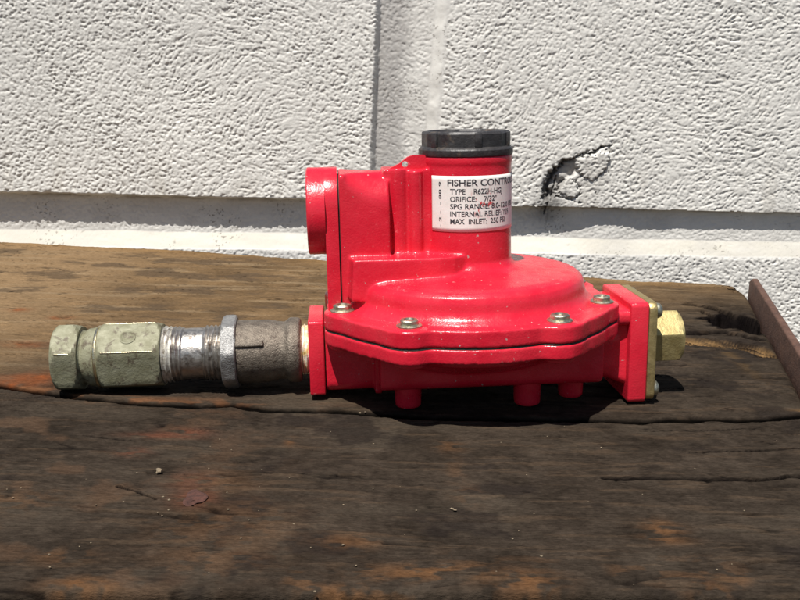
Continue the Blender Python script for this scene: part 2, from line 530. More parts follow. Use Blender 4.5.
def wood_shade(X, Y, plank):
    """height (mm) and colour of the timber surface"""
    def W(l): return [(on_z(a, b).x, on_z(a, b).y) for a, b in l]
    wy = Y + 5 * (fbm(X / 130, Y / 60, 101, 3) - .5) + 2.0 * (fbm(X / 30, Y / 14, 102, 2) - .5)
    g1 = fbm(X / 26, wy / 3.4, 103 + plank, 5, .62)
    g2 = fbm(X / 7, wy / 1.1, 107 + plank, 4, .65)
    blot = fbm(X / 26, Y / 22, 111 + plank, 5, .6)
    h = .9 * (g1 - .5) + .45 * (g2 - .5) + 2.4 * (fbm(X / 90, Y / 50, 113, 3) - .5) + .35 * (fbm(X / 2.5, Y / 2.5, 115, 3) - .5)
    # long drying splits along the grain
    lines = vnoise(X / 160, wy / 6.5, 119 + plank)
    split = np.exp(-((lines - .5) / .016) ** 2) * sstep(.48, .60, fbm(X / 60, Y / 22, 123, 3))
    h -= 1.5 * split
    l2 = vnoise(X / 38 + 3.1, wy / 2.4, 125 + plank)
    chk = np.exp(-((l2 - .5) / .03) ** 2) * sstep(.56, .66, fbm(X / 16, wy / 7, 127 + plank, 3))
    h -= .7 * chk
    dark = np.maximum(split * .85, chk * .75)
    def crack(l, wd, dp):
        nonlocal h, dark
        d = poly_dist(X, Y, W(l)) + (fbm(X / 9, Y / 3, 131, 3) - .5) * wd * 1.6
        k = 1 - sstep(wd * .35, wd, d)
        h = h - dp * k
        h = h + .5 * np.exp(-((d - wd * 1.6) / (wd * 1.2)) ** 2)
        dark = np.maximum(dark, 1 - sstep(wd * .6, wd * 1.35, d))
    base = np.array((.035, .0265, .0195))
    c = np.broadcast_to(base, X.shape + (3,)).copy()
    def tint(mask, col):
        nonlocal c
        m = np.clip(mask, 0, 1)[..., None]
        c = c * (1 - m) + np.array(col) * m
    mot = fbm(X / 6, Y / 4.2, 117 + plank, 6, .75)
    c *= ((.55 + .9 * blot) * (.30 + 1.4 * mot))[..., None]
    tint(.5 * sstep(.5, .75, fbm(X / 40, Y / 25, 133, 4)), (.066, .052, .038))
    tint(.4 * sstep(.54, .70, g1), (.085, .057, .036))
    tint(.7 * sstep(.56, .70, fbm(X / 30, Y / 24, 137 + plank, 5, .6)), (.018, .014, .012))
    # brown cleaner timber towards the back left
    brown = sstep(90, 200, Y + 60 * (fbm(X / 80, Y / 40, 141, 3) - .5) - .55 * np.clip(X + 60, 0, 400)) if plank == 1 else np.zeros_like(X)
    if plank == 1:
        brown = sstep(-20, 150, Y + 90 * (fbm(X / 70, Y / 30, 141, 4) - .5) + .10 * (-X) - .75 * np.clip(X + 20, 0, 400) + .15 * np.clip(-X - 150, 0, 300))
        tint(brown * (.50 + .4 * g1) * (.30 + .9 * blot), (.235, .146, .070))
        tint(brown * sstep(-200, -330, X + 40 * (blot - .5)) * .5 * (.4 + mot), (.30, .20, .11))
        tint(sstep(.55, .7, fbm(X / 60, wy / 6, 143, 4)) * brown * .45, (.26, .19, .115))
        tint(sstep(.54, .68, fbm(X / 40, wy / 20, 145, 5, .6)) * brown * .75, (.080, .056, .036))
        be = np.interp(X, back_x, back_y) - Y
        tint(np.exp(-(be / 22) ** 2) * sstep(300, 150, X) * .5 * (.4 + g1), (.24, .135, .05))
        # rotten pocket near the iron end
        crack([(690, 305), (705, 307), (722, 311), (740, 318), (752, 325)], 4.5, 5)
        crack([(686, 335), (705, 333.5), (725, 333), (740, 336), (760, 341)], 4.0, 5)
        crack([(700, 311), (712, 316), (726, 324), (742, 331)], 2.0, 3)
        hp = [on_z(a, b) for a, b in ((728, 322), (742, 324), (752, 326))]
        hole = sum(np.exp(-(((X - p.x) / 17) ** 2 + ((Y - p.y) / 22) ** 2)) for p in hp)
        hraw = hole + .8 * (fbm(X / 9, Y / 8, 151, 3) - .5)
        hole = sstep(.62, .85, hraw); hcol = sstep(.40, .62, hraw)
        h = h - 10 * hole * (.7 + .6 * fbm(X / 14, Y / 4, 153, 3))
        tint(hcol * .97, (.004, .003, .003))  # near-black painted past the rim stands in for shade under the hole's overhang
        kp = on_z(736, 327)
        knot = np.exp(-(((X - kp.x) / 9) ** 2 + ((Y - kp.y) / 8) ** 2)) * (.6 + .8 * fbm(X / 5, Y / 5, 152, 3))
        h = h + 7 * knot; tint(sstep(.30, .8, knot) * .85, (.085, .048, .024))
        rot = 1 - sstep(5, 11, poly_dist(X, Y, W([(686, 341), (710, 342), (735, 345), (756, 350), (770, 354)])) + 9 * (fbm(X / 16, Y / 7, 155, 3) - .5))
        ra, rb = on_z(686, 341), on_z(770, 354)
        fib = fbm(X / 22, (Y - (rb.y - ra.y) / (rb.x - ra.x) * X + 2.5 * (fbm(X / 12, Y / 12, 156, 2) - .5)) / 3.2, 157, 4, .6)
        h = h - rot * (3.2 + 4.5 * (fib - .5) * 2)
        tint(rot * (.12 + .95 * sstep(.42, .62, fib)) * (.45 + .8 * mot), (.22, .13, .054))
        dark = np.maximum(dark, rot * sstep(.5, .32, fib))
        np_ = on_z(766, 357)
        nh = sstep(.5, .8, np.exp(-(((X - np_.x) / 9) ** 2 + ((Y - np_.y) / 6) ** 2)))
        h = h - 8 * nh; dark = np.maximum(dark, nh)
        drip = np.exp(-((X - on_z(722, 350).x + 3 * (fbm(X * 0, Y / 8, 158, 3) - .5)) / 4) ** 2) * sstep(on_z(720, 400).y, on_z(720, 352).y, Y) * (Y < on_z(720, 346).y)
        tint(drip * .35 * sstep(.4, .6, fbm(X / 8, Y / 8, 150, 3)), (.14, .085, .038))
        # rusty spots left of the brass nut
        for a, b, s in ((3, 385, 12), (40, 378, 9), (25, 345, 7), (62, 318, 5), (20, 310, 5)):
            p = on_z(a, b)
            tint(np.exp(-(((X - p.x) / (s * 1.5)) ** 2 + ((Y - p.y) / s) ** 2)) * (fbm(X / 5, Y / 5, 159, 3)) * 1.2, (.19, .055, .018))
        for a, b in ((64, 317), (95, 320), (26, 343)):
            p = on_z(a, b); k = np.exp(-(((X - p.x) / 4) ** 2 + ((Y - p.y) / 2.5) ** 2)); h = h - 2.2 * k; dark = np.maximum(dark, k * .8)
        fr = Y - np.interp(X, seam_x, seam_y)
        tint(np.exp(-(fr / 9) ** 2) * sstep(-30, -150, X) * sstep(.48, .66, fbm(X / 14, Y / 5, 161, 4)) * .8, (.17, .075, .034))
        tint(np.exp(-((fr - 3) / 4) ** 2) * sstep(140, 170, X) * sstep(.45, .6, fbm(X / 30, Y / 6, 163, 3)) * .9, (.17, .095, .040))
    else:
        crack([(604, 478), (640, 479), (700, 480.5), (770, 480), (786, 477), (830, 474)], 1.5, 3.5)
        crack([(690, 452), (730, 451), (765, 450), (805, 448)], .9, 2)
        crack([(640, 430), (700, 430), (760, 428)], .5, 1)
        crack([(250, 472), (290, 473), (360, 476)], .5, 1)
        crack([(85, 437), (130, 442)], .7, 1.2)
        crack([(118, 486), (138, 492), (156, 500)], .7, 1)
        # scraped orange wood near the front edge
        fe = Y - np.interp(X, front_x, front_y)
        sc = sstep(.54, .64, fbm(X / 11, Y / 3.5, 171, 4)) * sstep(.50, .66, fbm(X / 30, Y / 20, 173, 2))
        front = np.exp(-(np.clip(fe - 2, 0, 99) / 18) ** 2)
        tint(sc * front * (.1 + .8 * mot) * .6, (.15, .072, .030))
        for a, b, sx, sy, m in ((430, 572, 20, 5, 1.2), (525, 582, 10, 7, 1.2), (90, 582, 12, 4, 1), (75, 585, 8, 3, 1), (663, 530, 7, 7, .9), (665, 540, 8, 3, .9), (715, 590, 5, 5, .9), (340, 590, 12, 4, 1), (60, 555, 10, 5, .6), (350, 540, 10, 5, .8), (450, 446, 6, 6, .7), (468, 495, 6, 9, .35), (455, 470, 4, 14, .3), (290, 440, 2.4, 5, .8), (210, 560, 20, 10, .4), (225, 525, 24, 20, .45), (215, 480, 14, 14, .5), (10, 500, 18, 9, .5)):
            p = on_z(a, b)
            k = np.exp(-(((X - p.x) / sx) ** 2 + ((Y - p.y) / sy) ** 2))
            tint(m * k * sstep(.36, .56, fbm(X / 6, Y / 3, 177 + a, 3)) * (.15 + .7 * mot), (.16, .074, .029))
        for a, b, sx, sy, m in ((195, 497, 7, 7, .8), (186, 432, 10, 5, .75), (160, 436, 14, 3, .6), (133, 452, 6, 4, .6), (190, 480, 9, 9, .4)):
            p = on_z(a, b)
            k = np.exp(-(((X - p.x) / sx) ** 2 + ((Y - p.y) / sy) ** 2))
            tint(m * k * sstep(.3, .55, fbm(X / 6, Y / 4, 197 + a, 3)) * 1.1, (.12, .044, .025))
        tint(.5 * sstep(.55, .7, fbm(X / 18, Y / 16, 191, 4)) * sstep(-60, -130, X), (.085, .05, .03))
    tint(dark * .96, (.004, .003, .003))  # near-black in cracks, splits and gaps stands in for the shadow inside them
    c *= (.88 + .24 * g2)[..., None]
    return h, c

def make_plank(plank, lo, hi, nu, nv):
    u = np.linspace(0, 1, nu); v = np.linspace(0, 1, nv)
    U, V = np.meshgrid(u, v)
    # rows finer towards the front, where they are nearer
    y0, y1 = (-180., -20.) if plank == 0 else (-20., 380.)
    D0, D1 = y0 - CAM.y, y1 - CAM.y
    g = (1 / (1 / D0 + (1 / D1 - 1 / D0) * V) - D0) / (D1 - D0)
    Y = y0 + (y1 - y0) * g
    def cols(Y):
        # most columns where the timber is looked at closely, the rest to either side
        xr = end_x(Y); hw = (Y - CAM.y) * .47
        a = np.maximum(X_LEFT + 5, CAM.x - hw); b = np.minimum(xr - 5, CAM.x + hw)
        return np.where(U < .1, X_LEFT + (a - X_LEFT) * U / .1, np.where(U < .9, a + (b - a) * (U - .1) / .8, b + (xr - b) * (U - .9) / .1))
    for _ in range(4):
        X = cols(Y)
        Y = np.interp(X, *lo) + (np.interp(X, *hi) - np.interp(X, *lo)) * g
    gap = 1.3
    Y = np.where(plank == 0, Y - gap * V, Y + gap * (1 - V)) if True else Y
    if plank == 0:
        X = np.where(X > 0, X, X)
    h, c = wood_shade(X, Y, plank)
    dl = Y - np.interp(X, *lo); dh = np.interp(X, *hi) - Y; de = end_x(Y) - X
    rag = 1 + .9 * (fbm(X / 14, Y / 14, 211, 3) - .5)
    def rnd(d, r): return r - np.sqrt(np.clip(r * r - np.clip(r - d, 0, r) ** 2, 0, None))
    rl, rh = (3, 2.4) if plank == 0 else (2.4, 7)
    sd_ = np.abs(Y - np.interp(X, seam_x, seam_y))
    sw = 1 - sstep(1.6, 3.4, sd_ + 2.6 * (fbm(X / 9, Y * 0 + 2, 231, 4) - .5))
    h = h - 1.5 * sw
    c = c * (1 - .95 * sw)[..., None]
    h = h - rnd(dl / rag, rl) - rnd(dh / rag, rh) - rnd(de / rag, 5)
    if plank == 1:
        h = h + 0.4
    P = np.stack([X, Y, h], -1)
    # skirts down to the ground on every side
    def skirt(A, axis, at):
        rows = [A]
        e = np.take(A, [at], axis)
        for z in (-8, -25, -60, gz):
            s = e.copy(); s[..., 2] = z
            
            s[..., 1] += (fbm(s[..., 0] / 20, s[..., 2] / 4 + s[..., 1], 221, 3) - .5) * 1.2 * (z > gz)
            if at == 0: rows.insert(0, s)
            else: rows.append(s)
        return np.concatenate(rows, axis)
    C = c
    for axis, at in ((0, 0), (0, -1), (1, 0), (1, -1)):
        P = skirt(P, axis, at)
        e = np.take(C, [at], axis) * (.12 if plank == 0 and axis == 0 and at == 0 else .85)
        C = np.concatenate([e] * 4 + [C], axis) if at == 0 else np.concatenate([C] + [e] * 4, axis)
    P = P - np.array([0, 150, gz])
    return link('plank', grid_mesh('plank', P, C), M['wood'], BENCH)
pf = make_plank(0, (front_x, front_y), (seam_x, seam_y), 860, 350)
pf['label'] = 'dark blackened front plank with orange scrapes'
pb = make_plank(1, (seam_x, seam_y), (back_x, back_y), 780, 270)
pb['label'] = 'browner back plank with a rotten pocket at its end'

# rusty flat bar along the end of the planks
def strap():
    n = 26
    Ys = np.linspace(eA.y + 4, -60, n)
    secs = []
    for i, Y in enumerate(Ys):
        x = end_x(Y) + 1.2
        t = 5.2
        top = 15.0 + .15 * math.sin(i * 1.7)
        if i == 0: top -= 4
        zz = (-40, top)
        secs.append([(x, Y, zz[0]), (x + t, Y, zz[0]), (x + t, Y, zz[1]), (x, Y, zz[1])])
    v, f = loft(secs)
    v = [(p[0], p[1] - 150, p[2] - gz) for p in v]
    ob = link('iron_strap', bevel_mesh('iron_strap', (v, f), 1.3, 3), M['rust'], BENCH)
    ob['label'] = 'rusty brown flat iron bar standing along the end of the timber'
strap()

# ------------------------------------------------------------------ the gas regulator
REG = bpy.data.objects.new('gas_regulator', None); COL.objects.link(REG)
REG.rotation_euler = (0, R(-2.4), R(4.5))
REG['label'] = 'red enamelled gas pressure regulator with black cap and pipe fittings on the timber'
REG['category'] = 'regulator'

def put(ob):
    ob.location = (0, 0, AXIS_Z * MM); return ob
def sub(ob, parent):
    ob.parent = parent; ob.location = (0, 0, 0); return ob

FA = [0, 21, 25, 30, 35, 41, 60, 65, 69, 74, 79, 90]
FR = [68.6, 68.6, 73.4, 75.6, 75.0, 72.6, 72.4, 74.2, 75.4, 74.2, 70.5, 69.5]
def flange_r(deg):
    a = abs((deg + 180) % 360 - 180)
    if a > 90: a = 180 - a
    return float(np.interp(a, FA, FR))
def flange(z0, z1, inset=0.0, n=288):
    def ring(z, e=0):
        out = []
        for k in range(n):
            d = 360 * k / n
            r = (flange_r(d - 1) + flange_r(d) + flange_r(d + 1)) / 3 - inset - e
            out.append((r * math.sin(R(d)), -r * math.cos(R(d)), z))
        return out
    return loft([ring(z0), ring(z1)])
BOLT_R = 67.0
BOLTS = [(BOLT_R * math.sin(R(a)), -BOLT_R * math.cos(R(a))) for a in (-30, 30, -68.5, 68.5, -111.5, 111.5, -150, 150)]
GZ = 16.0                          # gasket level above the pipe axis

def rrect(y0, y1, z0, z1, r, seg=6, corners=(1, 1, 1, 1)):
    """rounded rectangle in y,z (corner order: y1z1, y0z1, y0z0, y1z0)"""
    pts = []
    cs = ((y1, z1, 0), (y0, z1, 90), (y0, z0, 180), (y1, z0, 270))
    for (cy, cz, a0), k in zip(cs, corners):
        rr = r * k if k else .01
        sy = -1 if cy == y1 else 1; sz = -1 if cz == z1 else 1
        for i in range(seg + 1):
            a = R(a0 + 90 * i / seg)
            pts.append((cy + sy * rr + rr * math.cos(a), cz + sz * rr + rr * math.sin(a)))
    return pts
def prism_x(x0, x1, pts):
    return loft([[(x, y, z) for y, z in pts] for x in (x0, x1)])

# lower casting: bowl, lower flange, inlet and outlet bodies
bosses = [lathe_z([(7.8, GZ - 9.3), (8.0, GZ - 1)], 32, x * .985, y * .985) for x, y in BOLTS]
low = cast('lower_body', join(
    flange(GZ - 7.0, GZ - .35), *bosses,
    lathe_z([(30, -6), (42, -3), (52, 1.5), (60, 5), (65.5, GZ - 5), (66, GZ - 2)], 128),
    prism_x(-71.2, -30, rrect(-18, 18, -17.5, 14, 5)),
    prism_x(-47.5, -44, rrect(-21, 21, -18.8, 10, 3)),
    prism_x(-40, 79, rrect(-19, 19, -17, 12, 8)),
    prism_x(-45.5, 61, rrect(-36, 36, -13.0, 12, 5)),
    loft([[(62, y, z) for y, z in rrect(-16, 16, -14, 17, 4)], [(78, y, z) for y, z in rrect(-20, 20, -20, 20, 4)]]),
    prism_x(52, 78, rrect(-23.5, 23.5, 12, 20, 3)),
), M['red'], REG, .6, 12)
put(low)
for fx, fy, fr, z0, tilt in ((-32, -26, 6.3, -22.8, 0), (26, -27, 6.4, -23.6, 0), (49, -21, 6.0, -22.6, 0), (10, 30, 6.3, -24.4, 0)):
    v, f = lathe_z([(.5, z0 - .4), (fr - 2.2, z0 - .3), (fr - .8, z0), (fr - .15, z0 + .7), (fr, z0 + 2), (fr + .4, -9), (fr + 1.6, -2), (fr + 3, 3)], 48, fx, fy)
    put(link('foot', mesh_from('foot', v, f, 50), M['red'], REG))

# inlet flange, left
inl = put(link('inlet_flange', bevel_mesh('inlet_flange', prism_x(-79.2, -71.7, rrect(-18.6, 18.6, -18.8, 18.6, 1.5, 3)), .9, 3), M['red'], REG))
# end plate with gold cover, right
endp = put(link('end_plate', bevel_mesh('end_plate', prism_x(77.2, 86.4, rrect(-24.5, 24.5, -27, 23.6, 2.2, 4)), 1.0, 3), M['red'], REG))
cov = put(link('cover_plate', bevel_mesh('cover_plate', prism_x(86.55, 90.8, rrect(-24.1, 24.1, -26.6, 23.3, 4.0, 6)), .7, 2), M['chromate'], REG))
cov['label'] = 'dull gold cover plate on the right end of the regulator'
for yy in (-19.2, 19.2):
    for zz in (-21.4, 18.4):
        prof = [(90.7, 3.9), (91.9, 3.9), (93.1, 3.6), (93.9, 2.6), (94.2, 1.4), (94.2, .1)]
        v, f = surf_x([p[0] for p in prof], lambda a, x, i: prof[i][1], 28, yy, zz)
        sub(link('screw', mesh_from('screw', v, f, 50), M['zinc']), cov)

def hexr(a, af, rot=0.0):
    s = math.pi / 3
    t = ((a - rot + s / 2) % s) - s / 2
    return af / 2 / math.cos(t)
# brass hexagon plug, a corner of the hexagon towards the camera
ROTH = R(17)
xs = [90.6, 91.3, 91.9, 106.4, 108.2, 109.8, 110.1]
lim = [14.0, 14.7, 15.5, 15.5, 14.3, 12.6, 11.8]
v, f = surf_x(xs, lambda a, x, i: min(hexr(a, 25.4, ROTH), lim[i]), 144)
plug = put(link('hex_plug', mesh_from('hex_plug', v, f, 24), M['brass'], REG))

# gasket
put(link('gasket', mesh_from('gasket', *flange(GZ - .42, GZ + .42, .55)), M['gasket'], REG))

# upper casting: flange, dome, neck, passage
def vent_sec(x):
    t = max(0.0, min(1.0, (x + 60) / 20))
    rr = 2.0 + 15.5 * math.sqrt(t) if t > 0 else 2.0
    pts = []
    for cy, sgn in ((19, 1), (-19, -1)):
        angs = range(0, 9) if sgn > 0 else range(8, -1, -1)
        for i in angs:
            a = R(90 * i / 8)
            pts.append((x, sgn * (19 - rr + rr * math.cos(a)), 88.5 - rr * .95 + rr * .95 * math.sin(a)))
    return pts + [(x, -19, 20), (x, 19, 20)]
vent = loft([vent_sec(x) for x in (-62.2, -60, -58.5, -57, -55, -52, -49, -46, -43, -40, -38.6)])
plan = [(-56.5, -27.5), (-30, -28.3), (-16, -28.0), (-9, -26.2), (-2, -21), (2, -12), (2, 14), (-58, 14), (-58, -20)]
passage = loft([[(x - (1.2 if x < -50 else 0), y - 1.2, z) for x, y in plan] for z in (30,)] + [[(x, y, 49.5) for x, y in plan]])
tops = [lathe_z([(8.0, GZ + 1), (7.4, GZ + 9.0)], 32, x * .985, y * .985) for x, y in BOLTS]
case = cast('spring_case', join(
    flange(GZ + .35, GZ + 8.2), *tops,
    lathe_z([(60, GZ + 2), (64, GZ + 6.5), (62.5, GZ + 9), (60.2, GZ + 11), (58.8, GZ + 13.5), (58.2, GZ + 17.5), (57.2, GZ + 20.0), (55, GZ + 21.8), (51, GZ + 22.8), (40, GZ + 23.6), (29, GZ + 24.6), (24.4, GZ + 26), (22.5, GZ + 29), (22.2, 60), (22.2, 91.6), (22.6, 92.0), (22.6, 95.3), (21.5, 95.6)], 144),
    vent, passage,
    box(-41, -14, -11.5, 11.5, 30, 89.5),
    lathe_z([(5, 36), (5, 90)], 24, -34, -8.5),
    lathe_z([(3.4, 36), (3.4, 89)], 24, -25.8, -11.3),
    prism_x(-61, -39, [(-18, 34), (-6, 88), (6, 88), (18, 34)]),
), M['red'], REG, .6, 9)
put(case)

# vent flange at the upper left: slab with round boss and bore
slab = prism_x(-69.0, -62.9, rrect(-19.3, 19.3, 24, 90.6, 17, 10, (1, 1, 0, 0)))
n = 72
rings = [(-69.0, 13.5), (-77.3, 13.5), (-77.6, 14.2), (-77.6, 20.4), (-77.0, 21.1), (-69.0, 21.1)]
bv, bf = [], []
for x, r in rings:
    for k in range(n):
        a = 2 * math.pi * k / n
        bv.append((x, r * math.sin(a), 69.6 + r * math.cos(a)))
for i in range(len(rings)):
    j = (i + 1) % len(rings)
    for k in range(n):
        k2 = (k + 1) % n
        bf.append((i * n + k, i * n + k2, j * n + k2, j * n + k))
vf = put(link('vent_flange', bevel_mesh('vent_flange', slab, .8, 3), M['red'], REG))
sub(link('vent_boss', mesh_from('vent_boss', bv, bf, 40), M['red']), vf)
sub(link('vent_gasket', mesh_from('vent_gasket', *prism_x(-63.2, -61.9, rrect(-18.0, 18.0, 24.5, 87.2, 14, 8, (1, 1, 0, 0)))), M['gasket']), vf)
screen = surf_x([-72.0, -71.4], lambda a, x, i: 13.6, 48, 0, 69.6)
sub(link('vent_screen', mesh_from('vent_screen', *screen), M['gasket']), vf)

# ear with a wire hole between vent and neck
bm = bmesh.new()
outer = [(-41, 88.6), (-20, 88.6), (-20, 96.0), (-26.5, 96.0), (-29, 95.2), (-33, 92.2)]
ov = [bm.verts.new((x * MM, -9.5 * MM, z * MM)) for x, z in outer]
hv = [bm.verts.new(((-30.4 + 1.45 * math.cos(a)) * MM, -9.5 * MM, (91.8 + 1.45 * math.sin(a)) * MM)) for a in np.linspace(0, 2 * math.pi, 17)[:-1]]
es = [bm.edges.new((a, b)) for L in (ov, hv) for a, b in zip(L, L[1:] + L[:1])]
bmesh.ops.triangle_fill(bm, edges=es, use_beauty=True)
ex = bmesh.ops.extrude_face_region(bm, geom=list(bm.faces))
bmesh.ops.translate(bm, verts=[e for e in ex['geom'] if isinstance(e, bmesh.types.BMVert)], vec=(0, 3.2 * MM, 0))
bmesh.ops.recalc_face_normals(bm, faces=bm.faces)
me = bpy.data.meshes.new('seal_ear'); bm.to_mesh(me); bm.free(); finish(me, 30)
put(link('seal_ear', me, M['red'], REG))

# flange screws: washer head with a hexagon and a slot
def screw_mesh():
    n = 48
    rings = [(5.7, 0, 0), (5.75, .9, 0), (5.0, 1.35, 0), (4.3, 1.4, 1), (4.3, 3.0, 1), (3.6, 3.5, 0), (2.3, 3.55, 0), (2.0, 2.7, 0), (.1, 2.6, 0)]
    v, f = [], []
    for r, z, hx in rings:
        for k in range(n):
            a = 2 * math.pi * k / n
            rr = min(hexr(a, r * 1.86), r) if hx else r
            v.append((rr * math.cos(a), rr * math.sin(a), z))
    for i in range(len(rings) - 1):
        for k in range(n):
            k2 = (k + 1) % n
            f.append((i * n + k, i * n + k2, (i + 1) * n + k2, (i + 1) * n + k))
    f.append(tuple(range(n))[::-1]); f.append(tuple((len(rings) - 1) * n + k for k in range(n)))
    return mesh_from('flange_screw', v, f, 28)
sm = screw_mesh()
for i, (x, y) in enumerate(BOLTS):
    ob = link('flange_screw', sm, M['zinc'], REG)
    ob.location = (x * MM, y * MM, (AXIS_Z + GZ + 8.6) * MM)
    ob.rotation_euler = (0, 0, i * 1.3)

# black closing cap
prof = [(21.4, 95.2), (22.7, 95.4), (22.9, 96.0), (22.9, 98.2), (22.5, 98.8), (21.6, 99.3), (21.4, 99.6), (21.4, 105.6), (20.6, 106.6), (18.6, 106.8), (18.2, 106.2), (17.6, 105.6), (.2, 105.3)]
v, f = [], []
n = 180
for j, (r, z) in enumerate(prof):
    for k in range(n):
        a = 2 * math.pi * k / n
        rr = r
        if 6 <= j <= 8:
            s = 2 * math.pi / 10
            t = ((a - .12 + s / 2) % s) - s / 2
            rr = min(r, (r - .9) / math.cos(t))
        v.append((rr * math.cos(a), rr * math.sin(a), z))
for i in range(len(prof) - 1):
    for k in range(n):
        k2 = (k + 1) % n
        f.append((i * n + k, i * n + k2, (i + 1) * n + k2, (i + 1) * n + k))
f.append(tuple((len(prof) - 1) * n + k for k in range(n)))
capo = put(link('cap', mesh_from('cap', v, f, 22), M['cap'], REG))
for k in range(6):
    a = R(-90 + 8 + 60 * k)
    c, s = math.cos(a), math.sin(a)
    bx = box(17.5, 21.75, -1.7, 1.7, 99.0, 106.3)
    vv = [(p[0] * c - p[1] * s, p[0] * s + p[1] * c, p[2]) for p in bx[0]]
    sub(link('rib', bevel_mesh('rib', (vv, bx[1]), .45, 2), M['cap']), capo)

# ------------------------------------------------ nameplate round the neck
def label_material():
    t = NT('printed white label')
    worn = t.ramp(t.noise(420, 5, .7, (1, 1, 1), .8), .66, .70)
    place = t.ramp(t.noise(70, 2), .52, .60)
    c = t.mix(t.ramp(t.noise(150, 4), .4, .7), (.80, .79, .74), (.72, .70, .64))
    vd = t.n('ShaderNodeVectorMath', operation='DISTANCE'); vd.inputs[1].default_value = (.0048, -.0215, .0735)
    t.l(t.tc.outputs['Object'], vd.inputs[0])
    near = t.ramp(vd.outputs['Value'], .004, .0085, (1, 1, 1, 1), (0, 0, 0, 1))
    scr = t.ramp(t.noise(520, 3, .6, (1.0, 1.0, .45), .5), .56, .60)
    c = t.mix(t.mix(1.0, scr, near, 'MULTIPLY'), c, (.55, .07, .07))
    c = t.mix(t.mix(1.0, worn, place, 'MULTIPLY'), c, (.50, .40, .30))
    t.bump(t.noise(900, 3), .1, .0003)
    return t.set(Base_Color=c, Roughness=.45)
def ink_material():
    t = NT('worn black print')
    worn = t.ramp(t.noise(520, 4, .7), .56, .66)
    c = t.mix(worn, (.035, .035, .04), (.55, .53, .50))
    return t.set(Base_Color=c, Roughness=.6)
M['label'] = label_material(); M['ink'] = ink_material()
NR = 22.32
A0, A1 = -54.0, 96.0               # degrees from the front, to the right
Z0, Z1 = 60.4, 86.6
P = np.zeros((14, 80, 3))
for i, z in enumerate(np.linspace(Z0, Z1, 14)):
    for j, d in enumerate(np.linspace(A0, A1, 80)):
        P[i, j] = (NR * math.sin(R(d)), -NR * math.cos(R(d)), z)
lab = put(link('nameplate', grid_mesh('nameplate', P), M['label'], REG))
sol = lab.modifiers.new('thick', 'SOLIDIFY'); sol.thickness = .12 * MM; sol.offset = 1
lab['label'] = 'white printed nameplate wrapped round the neck'

def letters(name, body, s0, z0, width, cap_h, rot=False, weight=.022):
    cu = bpy.data.curves.new(name, 'FONT'); cu.body = body; cu.size = 1; cu.offset = weight; cu.resolution_u = 4
    tmp = bpy.data.objects.new('tmp', cu); COL.objects.link(tmp)
    bpy.context.view_layer.update()
    me = bpy.data.meshes.new_from_object(tmp.evaluated_get(bpy.context.evaluated_depsgraph_get()))
    COL.objects.unlink(tmp); bpy.data.objects.remove(tmp); bpy.data.curves.remove(cu)
    bm = bmesh.new(); bm.from_mesh(me)
    bmesh.ops.triangulate(bm, faces=bm.faces)
    bmesh.ops.subdivide_edges(bm, edges=[e for e in bm.edges if e.calc_length() > .35], cuts=1)
    xs = [q.co.x for q in bm.verts]; x0, x1 = min(xs), max(xs)
    ch = 0.69
    for q in bm.verts:
        a = (q.co.x - x0) / (x1 - x0) * width; b = q.co.y / ch * cap_h
        s, z = (s0 - b, z0 + a) if rot else (s0 + a, z0 + b)
        d = s / NR
        rr = NR + .17
        q.co = (rr * math.sin(d) * MM, -rr * math.cos(d) * MM, z * MM)
    bm.to_mesh(me); bm.free()
    me.name = name
    me.materials.clear()
    sub(link(name, me, M['ink']), lab)
rows = [('FISHER CONTROLS', -11.9, 82.0, 41.0, 3.0), ("TYPE    R622H-HGJ", -10.6, 78.2, 26.8, 2.4), ('ORIFICE:    7/32"', -10.6, 74.7, 23.0, 2.4),
        ('SPG RANGE: 8.0-12.0 PSI', -10.6, 71.2, 36.5, 2.4), ('INTERNAL RELIEF: YES', -10.6, 67.7, 32.5, 2.4), ('MAX  INLET:  250 PSI', -10.6, 64.2, 29.0, 2.4)]
for b, s, z, wd, ch in rows:
    letters('lettering', b, s, z, wd, ch)
letters('lettering', '- 2 -  - 88 9', -15.2, 62.4, 21.5, 1.3, True)

# ------------------------------------------------ pipe fittings on the left
def thread(x, a, x0, pitch, amp):
    t = ((x - x0) / pitch - a / (2 * math.pi)) % 1.0
    return amp * (1 - abs(2 * t - 1))
# tarnished brass union: big hexagon, waist, small nut
HROT = R(-39)
def hexpiece(name, x0, x1, af, cham, parent, mat, ends=1.6, rot=HROT):
    xs = [x0, x0 + ends * .35, x0 + ends, x0 + ends * 1.8, x1 - ends * 1.8, x1 - ends, x1 - ends * .35, x1]
    rc = af / 2 / math.cos(math.pi / 6)
    li = [cham, cham + .5, rc - 1.0, rc - .25, rc - .25, rc - 1.0, cham + .5, cham]
    v, f = surf_x(xs, lambda a, x, i: min(hexr(a, af, rot), li[i]), 180)
    return link(name, mesh_from(name, v, f, 20), mat, parent)
fit = put(hexpiece('brass_union', -181.5, -151.3, 30.6, 15.2, REG, M['verdigris']))
fit['label'] = 'tarnished greenish brass hexagon union'
nut = sub(hexpiece('union_nut', -203.0, -190.6, 31.0, 15.4, None, M['verdigris']), fit)
prof = [(-190.8, 14.0), (-189.6, 12.9), (-188.5, 13.3), (-187.2, 14.2), (-185.0, 14.5), (-183.4, 14.9), (-182.3, 15.2), (-181.2, 14.8)]
v, f = surf_x([p[0] for p in prof], lambda a, x, i: prof[i][1], 96)
sub(link('waist', mesh_from('waist', v, f, 50), M['verdigris']), fit)
prof2 = [(-183.0, 15.1), (-182.6, 15.5), (-181.6, 15.6), (-181.3, 15.2)]
v, f = surf_x([p[0] for p in prof2], lambda a, x, i: prof2[i][1], 96)
sub(link('bright_lip', mesh_from('bright_lip', v, f, 50), M['bare_brass']), fit)
